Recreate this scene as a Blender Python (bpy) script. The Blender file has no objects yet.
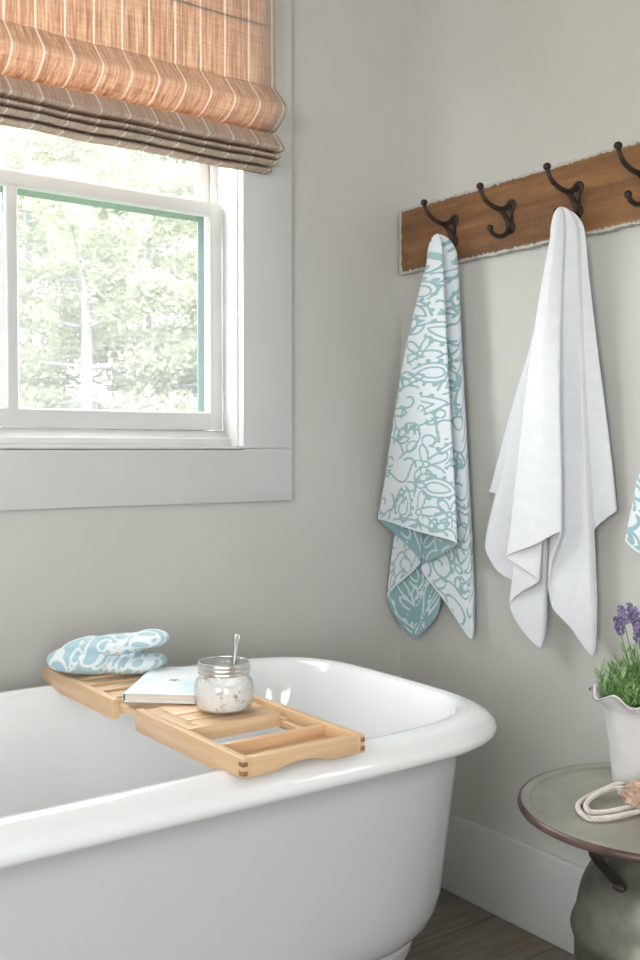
import bpy, bmesh, math, random
import numpy as np
from mathutils import Vector, Matrix
random.seed(7); rng = np.random.default_rng(7)
PI = math.pi
SC = bpy.context.scene
COL = SC.collection

# ------------------------------------------------------------------ camera
CAMH, FPX = 1.08, 1017.0
PITCH = math.atan(30/1017)
AZ = math.radians(36)
fw0 = Vector((math.sin(AZ), math.cos(AZ), 0)); RT = Vector((math.cos(AZ), -math.sin(AZ), 0)); UP0 = Vector((0, 0, 1))
CP = -(fw0 + RT*80.5/1017)*(CAMH/.41); CP.z = CAMH
FW = fw0*math.cos(PITCH) - UP0*math.sin(PITCH); UPV = UP0*math.cos(PITCH) + fw0*math.sin(PITCH)
def at(px, py, ax, val):
    "measured point of the photo on the plane axis=val, used only to take sizes"
    d = FW + RT*(px-320)/FPX - UPV*(py-480)/FPX
    return CP + d*((val-CP[ax])/d[ax])
cd = bpy.data.cameras.new('camera'); cam = bpy.data.objects.new('camera', cd); COL.objects.link(cam)
M = Matrix((RT, UPV, -FW)).transposed().to_4x4(); M.translation = CP
cam.matrix_world = M
cd.sensor_fit = 'HORIZONTAL'; cd.sensor_width = 24; cd.lens = 24*FPX/640
cd.clip_start = .05; cd.clip_end = 200
cd.dof.use_dof = True; cd.dof.focus_distance = 1.95; cd.dof.aperture_fstop = 9.0
SC.camera = cam

# ------------------------------------------------------------------ materials
def newmat(name):
    m = bpy.data.materials.new(name); m.use_nodes = True
    nt = m.node_tree; nt.nodes.clear()
    return m, nt.nodes, nt.links
def out(nodes, links, sh):
    o = nodes.new('ShaderNodeOutputMaterial'); links.new(sh, o.inputs[0]); return o
def coords(nodes, links, scale=(1, 1, 1), src='Object', rot=(0, 0, 0)):
    tc = nodes.new('ShaderNodeTexCoord'); mp = nodes.new('ShaderNodeMapping')
    mp.inputs['Scale'].default_value = scale; mp.inputs['Rotation'].default_value = rot
    links.new(tc.outputs[src], mp.inputs[0]); return mp.outputs[0]
def noise(nodes, links, vec, scale=5, detail=4, rough=.6):
    n = nodes.new('ShaderNodeTexNoise'); n.inputs['Scale'].default_value = scale
    n.inputs['Detail'].default_value = detail; n.inputs['Roughness'].default_value = rough
    if vec: links.new(vec, n.inputs['Vector'])
    return n.outputs['Fac']
def ramp(nodes, links, fac, stops):
    r = nodes.new('ShaderNodeValToRGB'); links.new(fac, r.inputs[0]); e = r.color_ramp.elements
    while len(e) < len(stops): e.new(.5)
    for k, (p, c) in enumerate(stops):
        e[k].position = p; e[k].color = (*c, 1) if len(c) == 3 else c
    return r.outputs[0]
def bump(nodes, links, h, strength=.2, dist=.01):
    b = nodes.new('ShaderNodeBump'); b.inputs['Strength'].default_value = strength; b.inputs['Distance'].default_value = dist
    links.new(h, b.inputs['Height']); return b.outputs[0]
def math_(nodes, links, op, a, b=None, clamp=False):
    n = nodes.new('ShaderNodeMath'); n.operation = op; n.use_clamp = clamp
    for i, v in enumerate((a, b)):
        if v is None: continue
        if isinstance(v, (int, float)): n.inputs[i].default_value = v
        else: links.new(v, n.inputs[i])
    return n.outputs[0]
def mixc(nodes, links, f, a, b):
    n = nodes.new('ShaderNodeMix'); n.data_type = 'RGBA'
    for k, v in (('Factor', f), ('A', a), ('B', b)):
        s = n.inputs[0] if k == 'Factor' else n.inputs[6 if k == 'A' else 7]
        if isinstance(v, (int, float)): s.default_value = v
        elif isinstance(v, tuple): s.default_value = (*v, 1)
        else: links.new(v, s)
    return n.outputs[2]
def pbr(name, c1, c2=None, rough=.5, scale=8, stretch=(1, 1, 1), bmp=0, bscale=None, metallic=0, coat=0, sheen=0, detail=4, bdist=.003, sub=0, lo=.35, hi=.65, spec=.5):
    m, N, L = newmat(name)
    p = N.new('ShaderNodeBsdfPrincipled'); v = coords(N, L, stretch)
    c2 = c2 or c1
    n = noise(N, L, v, scale, detail)
    L.new(ramp(N, L, n, [(lo, c1), (hi, c2)]), p.inputs['Base Color'])
    p.inputs['Roughness'].default_value = rough; p.inputs['Metallic'].default_value = metallic
    p.inputs['Coat Weight'].default_value = coat; p.inputs['Sheen Weight'].default_value = sheen
    p.inputs['Specular IOR Level'].default_value = spec
    if sub: p.inputs['Subsurface Weight'].default_value = sub; p.inputs['Subsurface Scale'].default_value = .01
    if bmp: L.new(bump(N, L, noise(N, L, v, bscale or scale*4, 5), bmp, bdist), p.inputs['Normal'])
    out(N, L, p.outputs[0]); return m

MAT = {}
MAT['wall'] = pbr('painted_plaster', (.575, .562, .525), (.605, .592, .555), .55, 3, bmp=.06, bscale=60)
MAT['trim'] = pbr('painted_trim', (.615, .61, .60), (.64, .635, .625), .4, 4, bmp=.05, bscale=30)
MAT['sashpaint'] = pbr('sash_white_paint', (.66, .66, .65), (.69, .69, .68), .35, 6, bmp=.05, bscale=40)
MAT['ceiling'] = pbr('ceiling_paint', (.46, .44, .41), (.50, .48, .45), .7, 3)
MAT['green'] = pbr('green_exterior_paint', (.004, .055, .050), (.008, .085, .075), .4, 12)
MAT['lightgreen'] = pbr('light_green_exterior_paint', (.035, .12, .045), (.05, .15, .06), .4, 12)
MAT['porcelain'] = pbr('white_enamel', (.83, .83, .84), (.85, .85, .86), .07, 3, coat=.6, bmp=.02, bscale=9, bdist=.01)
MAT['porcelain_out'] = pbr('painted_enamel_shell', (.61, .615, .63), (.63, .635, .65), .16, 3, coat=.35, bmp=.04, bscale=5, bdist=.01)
MAT['iron'] = pbr('rusty_cast_iron', (.025, .02, .018), (.085, .055, .042), .55, 40, bmp=.5, bscale=120, metallic=.5, bdist=.002)
MAT['galv'] = pbr('aged_galvanised_metal', (.29, .285, .235), (.42, .41, .35), .36, 9, bmp=.12, bscale=25, metallic=.35, detail=7)
MAT['can'] = pbr('olive_worn_metal', (.10, .10, .08), (.27, .265, .225), .40, 9, bmp=.3, bscale=16, metallic=.45, detail=8, bdist=.005)
MAT['rim'] = pbr('brown_painted_edge', (.075, .04, .038), (.16, .10, .09), .38, 14, bmp=.2, bscale=50, metallic=.2)
MAT['black'] = pbr('black_iron', (.012, .012, .012), (.03, .028, .025), .5, 30, bmp=.3, bscale=90, metallic=.4)
MAT['pot'] = pbr('whitewashed_clay', (.63, .61, .60), (.75, .73, .73), .7, 9, bmp=.25, bscale=40, detail=7)
MAT['potedge'] = pbr('worn_clay_edge', (.22, .18, .19), (.5, .45, .45), .7, 30, bmp=.2)
MAT['soil'] = pbr('dark_soil', (.03, .02, .014), (.07, .05, .035), .95, 60, bmp=.8, bscale=120)
MAT['rope'] = pbr('cotton_rope', (.68, .61, .57), (.80, .74, .70), .9, 60, bmp=.4, bscale=300, sheen=.3)
MAT['sponge'] = pbr('tan_loofah_fibre', (.46, .29, .20), (.76, .56, .44), .95, 90, bmp=.9, bscale=220, bdist=.004)
MAT['metal'] = pbr('brushed_steel', (.26, .25, .24), (.36, .35, .34), .3, 20, metallic=1)
MAT['band'] = pbr('silver_band', (.62, .61, .60), (.74, .73, .72), .28, 20, metallic=.9)
MAT['leaf'] = pbr('lavender_leaf', (.09, .22, .045), (.32, .50, .18), .6, 60)
MAT['leaf_grey'] = pbr('grey_green_leaf', (.12, .20, .11), (.24, .33, .22), .7, 60)
MAT['stem'] = pbr('plant_stem', (.12, .22, .09), (.18, .30, .14), .7, 40)
MAT['blossom'] = pbr('lavender_blossom', (.09, .07, .16), (.34, .27, .46), .8, 150)
MAT['towelwhite'] = pbr('white_terry', (.82, .83, .86), (.86, .87, .90), .95, 40, bmp=.9, bscale=420, sheen=.4, bdist=.0022)
MAT['paper'] = pbr('book_pages', (.62, .55, .47), (.74, .68, .60), .8, 4, stretch=(1, 1, 300), detail=1)
MAT['teal'] = pbr('teal_spine', (.03, .30, .42), (.04, .36, .48), .4, 10)
MAT['motif'] = pbr('brown_print', (.25, .15, .08), (.4, .28, .18), .5, 90)
MAT['whitepaint'] = pbr('chipped_white_paint', (.50, .48, .45), (.66, .64, .61), .7, 60, bmp=.4)
MAT['bark'] = pbr('pale_bark', (.12, .117, .12), (.18, .175, .18), .9, 12, stretch=(1, 1, .2), bmp=.5)
MAT['grass'] = pbr('outside_grass', (.09, .11, .06), (.13, .15, .09), .95, 4)
MAT['outwall'] = pbr('outside_board', (.5, .5, .48), (.55, .55, .53), .8, 4)
MAT['marks'] = pbr('black_print', (.03, .03, .03), (.06, .06, .06), .6, 30)
MAT['tag'] = pbr('white_tag', (.75, .75, .74), (.8, .8, .79), .6, 30)

def foliage_mat():
    m, N, L = newmat('pine_needles')
    tc = N.new('ShaderNodeNewGeometry')
    oi = N.new('ShaderNodeObjectInfo')
    n = noise(N, L, coords(N, L), 2.2, 3)
    c = ramp(N, L, n, [(.3, (.22, .245, .165)), (.7, (.34, .36, .26))])
    d = N.new('ShaderNodeBsdfDiffuse'); t = N.new('ShaderNodeBsdfTranslucent'); a = N.new('ShaderNodeMixShader'); a.inputs[0].default_value = .35
    L.new(c, d.inputs[0]); L.new(c, t.inputs[0]); L.new(d.outputs[0], a.inputs[1]); L.new(t.outputs[0], a.inputs[2])
    out(N, L, a.outputs[0]); return m
MAT['pine'] = foliage_mat()

def glass_mat(name, tint=(1, 1, 1), refl=.06, extra=.5, haze=0):
    m, N, L = newmat(name)
    t = N.new('ShaderNodeBsdfTransparent'); t.inputs[0].default_value = (*tint, 1)
    g = N.new('ShaderNodeBsdfGlossy'); g.inputs['Roughness'].default_value = .02
    lw = N.new('ShaderNodeLayerWeight'); lw.inputs[0].default_value = .5
    pw = math_(N, L, 'POWER', lw.outputs['Facing'], 3)
    f = math_(N, L, 'ADD', math_(N, L, 'MULTIPLY', pw, extra), refl, True)
    mx = N.new('ShaderNodeMixShader'); L.new(f, mx.inputs[0]); L.new(t.outputs[0], mx.inputs[1]); L.new(g.outputs[0], mx.inputs[2])
    if haze:   # milky veil put into the glass to paint the haze over the trees
        tr = N.new('ShaderNodeBsdfTranslucent'); tr.inputs[0].default_value = (.95, .97, 1, 1)
        m2 = N.new('ShaderNodeMixShader'); m2.inputs[0].default_value = haze; L.new(mx.outputs[0], m2.inputs[1]); L.new(tr.outputs[0], m2.inputs[2]); mx = m2
    out(N, L, mx.outputs[0]); return m
MAT['glass'] = glass_mat('window_glass', (.97, .985, .975), .03, .3, .036)
MAT['jar'] = glass_mat('jar_glass', (.985, .988, .988), .04, .6)

def wood_mat(name, c1, c2, c3, axis='y', rough=.4, dark=0, scale=1):
    "grain along one axis: stretched noise in object space"
    m, N, L = newmat(name)
    st = {'x': (1.2, 26, 26), 'y': (26, 1.2, 26), 'z': (26, 26, 1.2)}[axis]
    st = tuple(a*scale for a in st)
    v = coords(N, L, st); n = noise(N, L, v, 3, 6, .65)
    v2 = coords(N, L, {'x': (1.5, 9, 9), 'y': (9, 1.5, 9), 'z': (9, 9, 1.5)}[axis]); n2 = noise(N, L, v2, 1.5*scale, 3)
    c = ramp(N, L, n, [(.25, c1), (.5, c2), (.75, c3)])
    if dark:
        k = ramp(N, L, n2, [(.35, (0, 0, 0)), (.62, (1, 1, 1))])
        c = mixc(N, L, math_(N, L, 'MULTIPLY', k, dark), c, tuple(x*.35 for x in c2))
    p = N.new('ShaderNodeBsdfPrincipled'); L.new(c, p.inputs['Base Color']); p.inputs['Roughness'].default_value = rough
    L.new(bump(N, L, n, .25, .002), p.inputs['Normal'])
    out(N, L, p.outputs[0]); return m
BC = ((.60, .37, .205), (.70, .47, .28), (.76, .55, .36))
MAT['bamboo_y'] = wood_mat('bamboo_lengthwise', *BC, 'y')
MAT['bamboo_x'] = wood_mat('bamboo_crosswise', *BC, 'x')
MAT['bamboo_dark'] = wood_mat('bamboo_end_grain', (.20, .09, .04), (.30, .15, .07), (.38, .2, .1), 'x')

def board_mat():
    m, N, L = newmat('reclaimed_board')
    v = coords(N, L, (10, 1.0, 14)); n = noise(N, L, v, 3, 8, .7)
    c = ramp(N, L, n, [(.25, (.12, .05, .02)), (.48, (.235, .105, .04)), (.75, (.36, .18, .075))])
    # darker weathered streaks and saw marks
    n2 = noise(N, L, coords(N, L, (6, 2.2, 9)), 1.6, 5)
    c = mixc(N, L, math_(N, L, 'MULTIPLY', ramp(N, L, n2, [(.45, (0, 0, 0)), (.68, (1, 1, 1))]), .7), c, (.11, .06, .035))
    w = N.new('ShaderNodeTexWave'); w.bands_direction = 'Y'; w.inputs['Scale'].default_value = 22; w.inputs['Distortion'].default_value = 11; w.inputs['Detail'].default_value = 3
    L.new(coords(N, L, (1, 1, .45), rot=(.35, 0, 0)), w.inputs[0])
    c = mixc(N, L, math_(N, L, 'MULTIPLY', math_(N, L, 'MULTIPLY', w.outputs['Fac'], n2), .08), c, (.52, .30, .15))
    # remains of white paint along the edges
    at_ = N.new('ShaderNodeAttribute'); at_.attribute_name = 'edge'
    n3 = noise(N, L, coords(N, L, (30, 30, 30)), 3, 6, .75)
    e = math_(N, L, 'ADD', at_.outputs['Fac'], math_(N, L, 'MULTIPLY', math_(N, L, 'SUBTRACT', n3, .5), 1.7))
    k = ramp(N, L, e, [(.62, (0, 0, 0)), (.72, (1, 1, 1))])
    c = mixc(N, L, k, c, (.50, .48, .45))
    p = N.new('ShaderNodeBsdfPrincipled'); L.new(c, p.inputs['Base Color']); p.inputs['Roughness'].default_value = .75
    L.new(bump(N, L, n, .5, .004), p.inputs['Normal'])
    out(N, L, p.outputs[0]); return m
MAT['board'] = board_mat()

def floor_mat():
    m, N, L = newmat('dark_floor_planks')
    b = N.new('ShaderNodeTexBrick'); b.offset = .37; b.inputs['Scale'].default_value = 1
    b.inputs['Brick Width'].default_value = 1.1; b.inputs['Row Height'].default_value = .182; b.inputs['Mortar Size'].default_value = .0016
    b.inputs['Color1'].default_value = (.4, .4, .4, 1); b.inputs['Color2'].default_value = (.62, .62, .62, 1); b.inputs['Mortar'].default_value = (0, 0, 0, 1)
    L.new(coords(N, L), b.inputs[0])
    n = noise(N, L, coords(N, L, (2.2, 16, 1)), 2.5, 8, .7)
    n2 = noise(N, L, coords(N, L, (4, 6, 1)), 2, 4)
    c = ramp(N, L, n, [(.3, (.085, .070, .054)), (.55, (.145, .125, .10)), (.8, (.21, .185, .155))])
    c = mixc(N, L, ramp(N, L, n2, [(.55, (0, 0, 0)), (.7, (.6, .6, .6))]), c, (.13, .065, .03))
    mx = N.new('ShaderNodeMix'); mx.data_type = 'RGBA'; mx.blend_type = 'MULTIPLY'; mx.inputs[0].default_value = .75
    L.new(c, mx.inputs[6]); L.new(b.outputs[0], mx.inputs[7])
    g = N.new('ShaderNodeMix'); g.data_type = 'RGBA'; g.blend_type = 'MULTIPLY'; g.inputs[0].default_value = 1; L.new(mx.outputs[2], g.inputs[6]); g.inputs[7].default_value = (1.9, 1.9, 1.9, 1)
    p = N.new('ShaderNodeBsdfPrincipled'); L.new(g.outputs[2], p.inputs['Base Color']); p.inputs['Roughness'].default_value = .5
    L.new(bump(N, L, n, .3, .003), p.inputs['Normal'])
    out(N, L, p.outputs[0]); return m
MAT['floor'] = floor_mat()

def terry_mat(name, a, b):
    m, N, L = newmat(name)
    t = N.new('ShaderNodeAttribute'); t.attribute_name = 'pattern'
    n = noise(N, L, coords(N, L), 260, 3)
    f = math_(N, L, 'ADD', t.outputs['Fac'], math_(N, L, 'MULTIPLY', math_(N, L, 'SUBTRACT', n, .5), .5))
    k = ramp(N, L, f, [(.36, (0, 0, 0)), (.6, (1, 1, 1))])
    c = mixc(N, L, k, a, b)
    p = N.new('ShaderNodeBsdfPrincipled'); L.new(c, p.inputs['Base Color']); p.inputs['Roughness'].default_value = .95; p.inputs['Sheen Weight'].default_value = .3
    p.inputs['Specular IOR Level'].default_value = .1
    L.new(bump(N, L, noise(N, L, coords(N, L), 420, 4), .8, .002), p.inputs['Normal'])
    out(N, L, p.outputs[0]); return m
WH, BL = (.79, .83, .87), (.34, .51, .54)
MAT['terry'] = terry_mat('patterned_terry_face', WH, BL)
MAT['terry_back'] = terry_mat('patterned_terry_reverse', (.27, .44, .475), (.66, .74, .77))
MAT['terry_fold'] = terry_mat('patterned_terry_blue_side', (.42, .60, .67), (.80, .85, .88))

def blind_mat():
    m, N, L = newmat('striped_linen')
    tc = N.new('ShaderNodeTexCoord'); sx = N.new('ShaderNodeSeparateXYZ'); L.new(tc.outputs['Object'], sx.inputs[0])
    X = sx.outputs[0]
    # woven stripes every 6.1 cm
    f = math_(N, L, 'FRACT', math_(N, L, 'DIVIDE', math_(N, L, 'ADD', X, 5.6018), .061))
    s = math_(N, L, 'ABSOLUTE', math_(N, L, 'SUBTRACT', f, .5))
    sn = noise(N, L, coords(N, L, (60, 60, 60)), 2, 3)
    st = ramp(N, L, math_(N, L, 'ADD', s, math_(N, L, 'MULTIPLY', math_(N, L, 'SUBTRACT', sn, .5), .03)), [(.448, (0, 0, 0)), (.480, (.85, .85, .85))])
    slub = noise(N, L, coords(N, L, (260, 20, 7)), 1, 4, .75)
    weft = noise(N, L, coords(N, L, (10, 60, 300)), 1, 3, .7)
    g = math_(N, L, 'ADD', math_(N, L, 'MULTIPLY', slub, .80), math_(N, L, 'MULTIPLY', weft, .20))
    cd_ = ramp(N, L, g, [(.30, (.35, .245, .185)), (.70, (.60, .485, .405))])
    cd_ = mixc(N, L, st, cd_, (.74, .67, .61))
    ct = ramp(N, L, g, [(.38, (.20, .05, .018)), (.5, (.66, .25, .10)), (.62, (1.0, .62, .35))])
    ct = mixc(N, L, st, ct, (.95, .66, .46))
    # hem allowance at the sides is several layers thick: lets no light through
    hem = ramp(N, L, X, [(0, (0, 0, 0)), (1, (1, 1, 1))])
    h = math_(N, L, 'GREATER_THAN', X, .540)
    # translucency cut below a height, standing in for shade from the stacked layers
    zf = math_(N, L, 'ADD', math_(N, L, 'MULTIPLY', math_(N, L, 'GREATER_THAN', sx.outputs[2], .080), .76), .24)
    d = N.new('ShaderNodeBsdfDiffuse'); t = N.new('ShaderNodeBsdfTranslucent'); a = N.new('ShaderNodeMixShader')
    L.new(cd_, d.inputs[0]); L.new(ct, t.inputs[0])
    L.new(math_(N, L, 'MULTIPLY', math_(N, L, 'SUBTRACT', .150, math_(N, L, 'MULTIPLY', h, .135)), zf), a.inputs[0])
    bp = bump(N, L, g, .4, .002); L.new(bp, d.inputs['Normal'])
    L.new(d.outputs[0], a.inputs[1]); L.new(t.outputs[0], a.inputs[2])
    out(N, L, a.outputs[0]); return m
MAT['blind'] = blind_mat()

def cover_mat():
    m, N, L = newmat('watercolour_cover')
    n = noise(N, L, coords(N, L, (1, 1, 1)), 14, 4)
    c = ramp(N, L, n, [(.45, (.84, .86, .88)), (.72, (.62, .77, .87))])
    p = N.new('ShaderNodeBsdfPrincipled'); L.new(c, p.inputs['Base Color']); p.inputs['Roughness'].default_value = .35
    out(N, L, p.outputs[0]); return m
MAT['cover'] = cover_mat()
def salt_mat():
    m, N, L = newmat('bath_salt_crystals')
    n = noise(N, L, coords(N, L), 75, 3, .6)
    n2 = noise(N, L, coords(N, L), 160, 3)
    c = ramp(N, L, n, [(.60, (.84, .82, .80)), (.66, (.60, .53, .47)), (.73, (.40, .31, .24))])
    p = N.new('ShaderNodeBsdfPrincipled'); L.new(c, p.inputs['Base Color']); p.inputs['Roughness'].default_value = .6
    L.new(bump(N, L, n2, .8, .003), p.inputs['Normal'])
    out(N, L, p.outputs[0]); return m
MAT['salt'] = salt_mat()

# ------------------------------------------------------------------ mesh helpers
def world_loc(o):
    v = Vector((0, 0, 0))
    while o: v += o.location; o = o.parent
    return v
def finish(name, me, mat, parent=None, smooth=True, ang=35):
    o = bpy.data.objects.new(name, me); COL.objects.link(o)
    for m in (mat if isinstance(mat, (list, tuple)) else [mat]): me.materials.append(m)
    if parent is not None:
        off = world_loc(parent); me.transform(Matrix.Translation(-off)); o.parent = parent
    if smooth:
        me.polygons.foreach_set('use_smooth', [True]*len(me.polygons))
        try: me.set_sharp_from_angle(angle=math.radians(ang))
        except Exception: pass
    return o
def obj(name, bm, mat, parent=None, smooth=True, ang=35):
    bmesh.ops.recalc_face_normals(bm, faces=bm.faces[:])
    me = bpy.data.meshes.new(name); bm.to_mesh(me); bm.free()
    return finish(name, me, mat, parent, smooth, ang)
def thing(name, label, cat, loc=(0, 0, 0), group=None, kind=None):
    o = bpy.data.objects.new(name, None); COL.objects.link(o); o.location = loc; o.empty_display_size = .05
    return tag(o, label, cat, group, kind)
def tag(o, label, cat, group=None, kind=None):
    if label: o['label'] = label
    if cat: o['category'] = cat
    if group: o['group'] = group
    if kind: o['kind'] = kind
    return o
def B(): return bmesh.new()
def box(bm, x0, x1, y0, y1, z0, z1, bev=0, seg=2):
    t = bmesh.new()
    bmesh.ops.create_cube(t, size=1)
    for v in t.verts: v.co = Vector(((x0+x1)/2+v.co.x*(x1-x0), (y0+y1)/2+v.co.y*(y1-y0), (z0+z1)/2+v.co.z*(z1-z0)))
    if bev: bmesh.ops.bevel(t, geom=t.edges[:], offset=bev, segments=seg, profile=.5, affect='EDGES')
    me = bpy.data.meshes.new('t'); t.to_mesh(me); t.free(); bm.from_mesh(me); bpy.data.meshes.remove(me)
def prism(bm, pts, axis, a0, a1, bev=0):
    "extrude a 2D polygon along an axis"
    def P(p, a):
        return {'x': (a, p[0], p[1]), 'y': (p[0], a, p[1]), 'z': (p[0], p[1], a)}[axis]
    t = bmesh.new()
    v0 = [t.verts.new(P(p, a0)) for p in pts]; v1 = [t.verts.new(P(p, a1)) for p in pts]
    t.faces.new(v0); t.faces.new(v1[::-1]); n = len(pts)
    for i in range(n): t.faces.new((v0[i], v1[i], v1[(i+1) % n], v0[(i+1) % n]))
    bmesh.ops.recalc_face_normals(t, faces=t.faces[:])
    if bev: bmesh.ops.bevel(t, geom=t.edges[:], offset=bev, segments=2, profile=.5, affect='EDGES')
    me = bpy.data.meshes.new('t'); t.to_mesh(me); t.free(); bm.from_mesh(me); bpy.data.meshes.remove(me)
def rings(bm, rr, closed=True, cap0=False, cap1=False):
    vs = [[bm.verts.new(p) for p in r] for r in rr]
    n = len(vs[0])
    for a, b in zip(vs[:-1], vs[1:]):
        for i in range(n if closed else n-1):
            j = (i+1) % n
            bm.faces.new((a[i], a[j], b[j], b[i]))
    if cap0: bm.faces.new(vs[0][::-1])
    if cap1: bm.faces.new(vs[-1])
    return vs
def lathe(bm, prof, c=(0, 0, 0), n=48, cap0=False, cap1=False):
    rings(bm, [[(c[0]+r*math.cos(2*PI*i/n), c[1]+r*math.sin(2*PI*i/n), c[2]+z) for i in range(n)] for r, z in prof], True, cap0, cap1)
def smoothpath(pts, per=8):
    P = [Vector(p) for p in pts]; res = []
    for i in range(len(P)-1):
        a = P[max(i-1, 0)]; b = P[i]; c = P[i+1]; d = P[min(i+2, len(P)-1)]
        for k in range(per):
            t = k/per
            res.append(.5*((2*b)+(c-a)*t+(2*a-5*b+4*c-d)*t*t+(3*b-a-3*c+d)*t**3))
    res.append(P[-1]); return res
def tube(bm, pts, rad, n=12, caps=True):
    if not hasattr(rad, '__len__'): rad = [rad]*len(pts)
    pts = [Vector(p) for p in pts]; up = None; rr = []
    for i, p in enumerate(pts):
        t = (pts[min(i+1, len(pts)-1)]-pts[max(i-1, 0)]).normalized()
        if up is None: up = t.orthogonal().normalized()
        else: up = (up - t*up.dot(t)).normalized()
        s = t.cross(up)
        rr.append([tuple(p+(up*math.cos(2*PI*k/n)+s*math.sin(2*PI*k/n))*rad[i]) for k in range(n)])
    rings(bm, rr, True, caps, caps)
def ball(bm, c, r, sx=1, sy=1, sz=1, seg=16):
    t = bmesh.ops.create_uvsphere(bm, u_segments=seg, v_segments=max(6, seg//2), radius=r)
    for v in t['verts']: v.co = Vector((v.co.x*sx, v.co.y*sy, v.co.z*sz))+Vector(c)
def struct(name, bm, mat, parent=None, smooth=False):
    o = obj(name, bm, mat, parent, smooth)
    if parent is None: o['kind'] = 'structure'
    return o

# ------------------------------------------------------------------ room shell
XL, YF, HC, TW = -3.3, -3.9, 2.62, .15
OX0, OX1, OZ0, OZ1 = -1.515, -.485, 1.085, 2.3       # window opening in the back wall
def wall_with_hole(bm, axis, a0, a1, p0, p1, h0, h1, z0, z1):
    def bx(u0, u1, w0, w1):
        if axis == 'x': box(bm, u0, u1, p0, p1, w0, w1)
        else: box(bm, p0, p1, u0, u1, w0, w1)
    bx(a0, h0, 0, HC); bx(h1, a1, 0, HC); bx(h0, h1, 0, z0); bx(h0, h1, z1, HC)
bm = B(); wall_with_hole(bm, 'x', XL, 0, 0, TW, OX0, OX1, OZ0, OZ1); struct('wall_back', bm, MAT['wall'])
W4 = (-2.15, -1.78, .95, 1.95)
bm = B(); wall_with_hole(bm, 'y', YF-TW, TW, 0, .12, *W4); struct('wall_right', bm, MAT['wall'])
W2 = (-3.3, -1.9, .75, 2.3)
W3 = (-2.8, -1.8, .55, 2.05)
bm = B(); wall_with_hole(bm, 'y', YF-TW, TW, XL-TW, XL, *W2); struct('wall_left', bm, MAT['wall'])
bm = B(); wall_with_hole(bm, 'x', XL, 0, YF-TW, YF, *W3); struct('wall_front', bm, MAT['wall'])
bm = B(); box(bm, XL-TW, .12, YF-TW, TW, -.1, 0); struct('floor', bm, MAT['floor'])
bm = B(); box(bm, XL-TW, .12, YF-TW, TW, HC, HC+.1); struct('ceiling', bm, MAT['ceiling'])
BBH = .191
def baseb(name, x0, x1, y0, y1):
    bm = B(); box(bm, x0, x1, y0, y1, 0, BBH, .003); struct(name, bm, MAT['trim'], smooth=True)
baseb('baseboard_right', -.018, 0, YF, -.018)
baseb('baseboard_back', XL+.018, 0, -.018, 0)
baseb('baseboard_left', XL, XL+.018, YF, 0)
baseb('baseboard_front', XL+.018, -.018, YF, YF+.018)

# flat picture-frame casing round the window
CY0 = -.02
bm = B(); box(bm, -.4852, -.354, CY0, 0, OZ0-.0005, 2.43, .0015); struct('trim_1', bm, MAT['trim'], smooth=True)
bm = B(); box(bm, -1.646, -.354, CY0, 0, .961, OZ0-.001, .0015); struct('trim_2', bm, MAT['trim'], smooth=True)
bm = B(); box(bm, -1.646, -1.5148, CY0, 0, OZ0-.0005, 2.43, .0015); struct('trim_3', bm, MAT['trim'], smooth=True)
bm = B(); box(bm, -1.514, -.486, CY0, 0, 2.3, 2.43, .0015); struct('trim_4', bm, MAT['trim'], smooth=True)

win = thing('window_1', None, None, (-1.0, .06, OZ0), kind='structure')
bm = B()   # stepped jamb lining: jamb, stop bead
for s in (0, 1):
    def jx(a, b): return (a, b) if s else (-2.0-b, -2.0-a)
    for a, b, y0, y1 in ((-.4880, -.4853, -.0195, .004), (-.4925, -.478, .003, .062), (-.487, -.478, .060, .15), (-.500, -.478, .098, .112)):
        x0, x1 = jx(a, b); box(bm, x0, x1, y0, y1, OZ0-.004, OZ1, .001)
obj('jamb_lining', bm, MAT['sashpaint'], win)
bm = B()
box(bm, -1.512, -.486, -.02, .03, OZ0-.006, OZ0+.0045, .0015)
prism(bm, [(.028, OZ0-.004), (.15, OZ0-.004), (.15, OZ0+.038), (.064, OZ0+.0405), (.058, OZ0+.038), (.040, OZ0+.024), (.028, OZ0+.021)], 'x', -1.51, -.488, .001)
obj('sill_board', bm, MAT['sashpaint'], win)
def sash(name, x0, x1, z0, z1, y0, y1, stile, top, bot, munt=None):
    bm = B()
    box(bm, x0, x0+stile, y0, y1, z0, z1, .0012); box(bm, x1-stile, x1, y0, y1, z0, z1, .0012)
    box(bm, x0+stile-.0005, x1-stile+.0005, y0+.0002, y1, z1-top, z1, .0012); box(bm, x0+stile-.0005, x1-stile+.0005, y0+.0002, y1, z0, z0+bot, .0012)
    # sloped glazing bead
    yb = y0+.003
    gx0, gx1, gz0, gz1 = x0+stile, x1-stile, z0+bot, z1-top; w = .004
    for a in (0, 1):
        xx = gx0 if a == 0 else gx1; sgn = 1 if a == 0 else -1
        prism(bm, [(xx, y0+.003), (xx+sgn*w, yb+.004), (xx+sgn*w, yb+.010), (xx, yb+.010)], 'z', gz0, gz1)
        zz = gz0 if a == 0 else gz1
        prism(bm, [(y0+.003, zz), (yb+.004, zz+sgn*w), (yb+.010, zz+sgn*w), (yb+.010, zz)], 'x', gx0, gx1)
    s = obj(name, bm, MAT['sashpaint'], win)
    if munt:
        bm = B(); prism(bm, [(munt[0]+.004, y0+.003), (munt[1]-.004, y0+.003), (munt[1], yb+.004), (munt[1], yb+.011), (munt[0], yb+.011), (munt[0], yb+.004)], 'z', gz0, gz1, .0008)
        obj('muntin', bm, MAT['sashpaint'], s)
    bm = B(); box(bm, gx0-.004, gx1+.004, yb+.012, yb+.015, gz0-.004, gz1+.004); obj('glass_pane', bm, MAT['glass'], s, False)
    return s
LY = .062
lz = at(222, 430, 1, LY).z
sx1 = at(222, 330, 1, LY).x
ztop = at(110, 187, 1, LY).z
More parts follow.
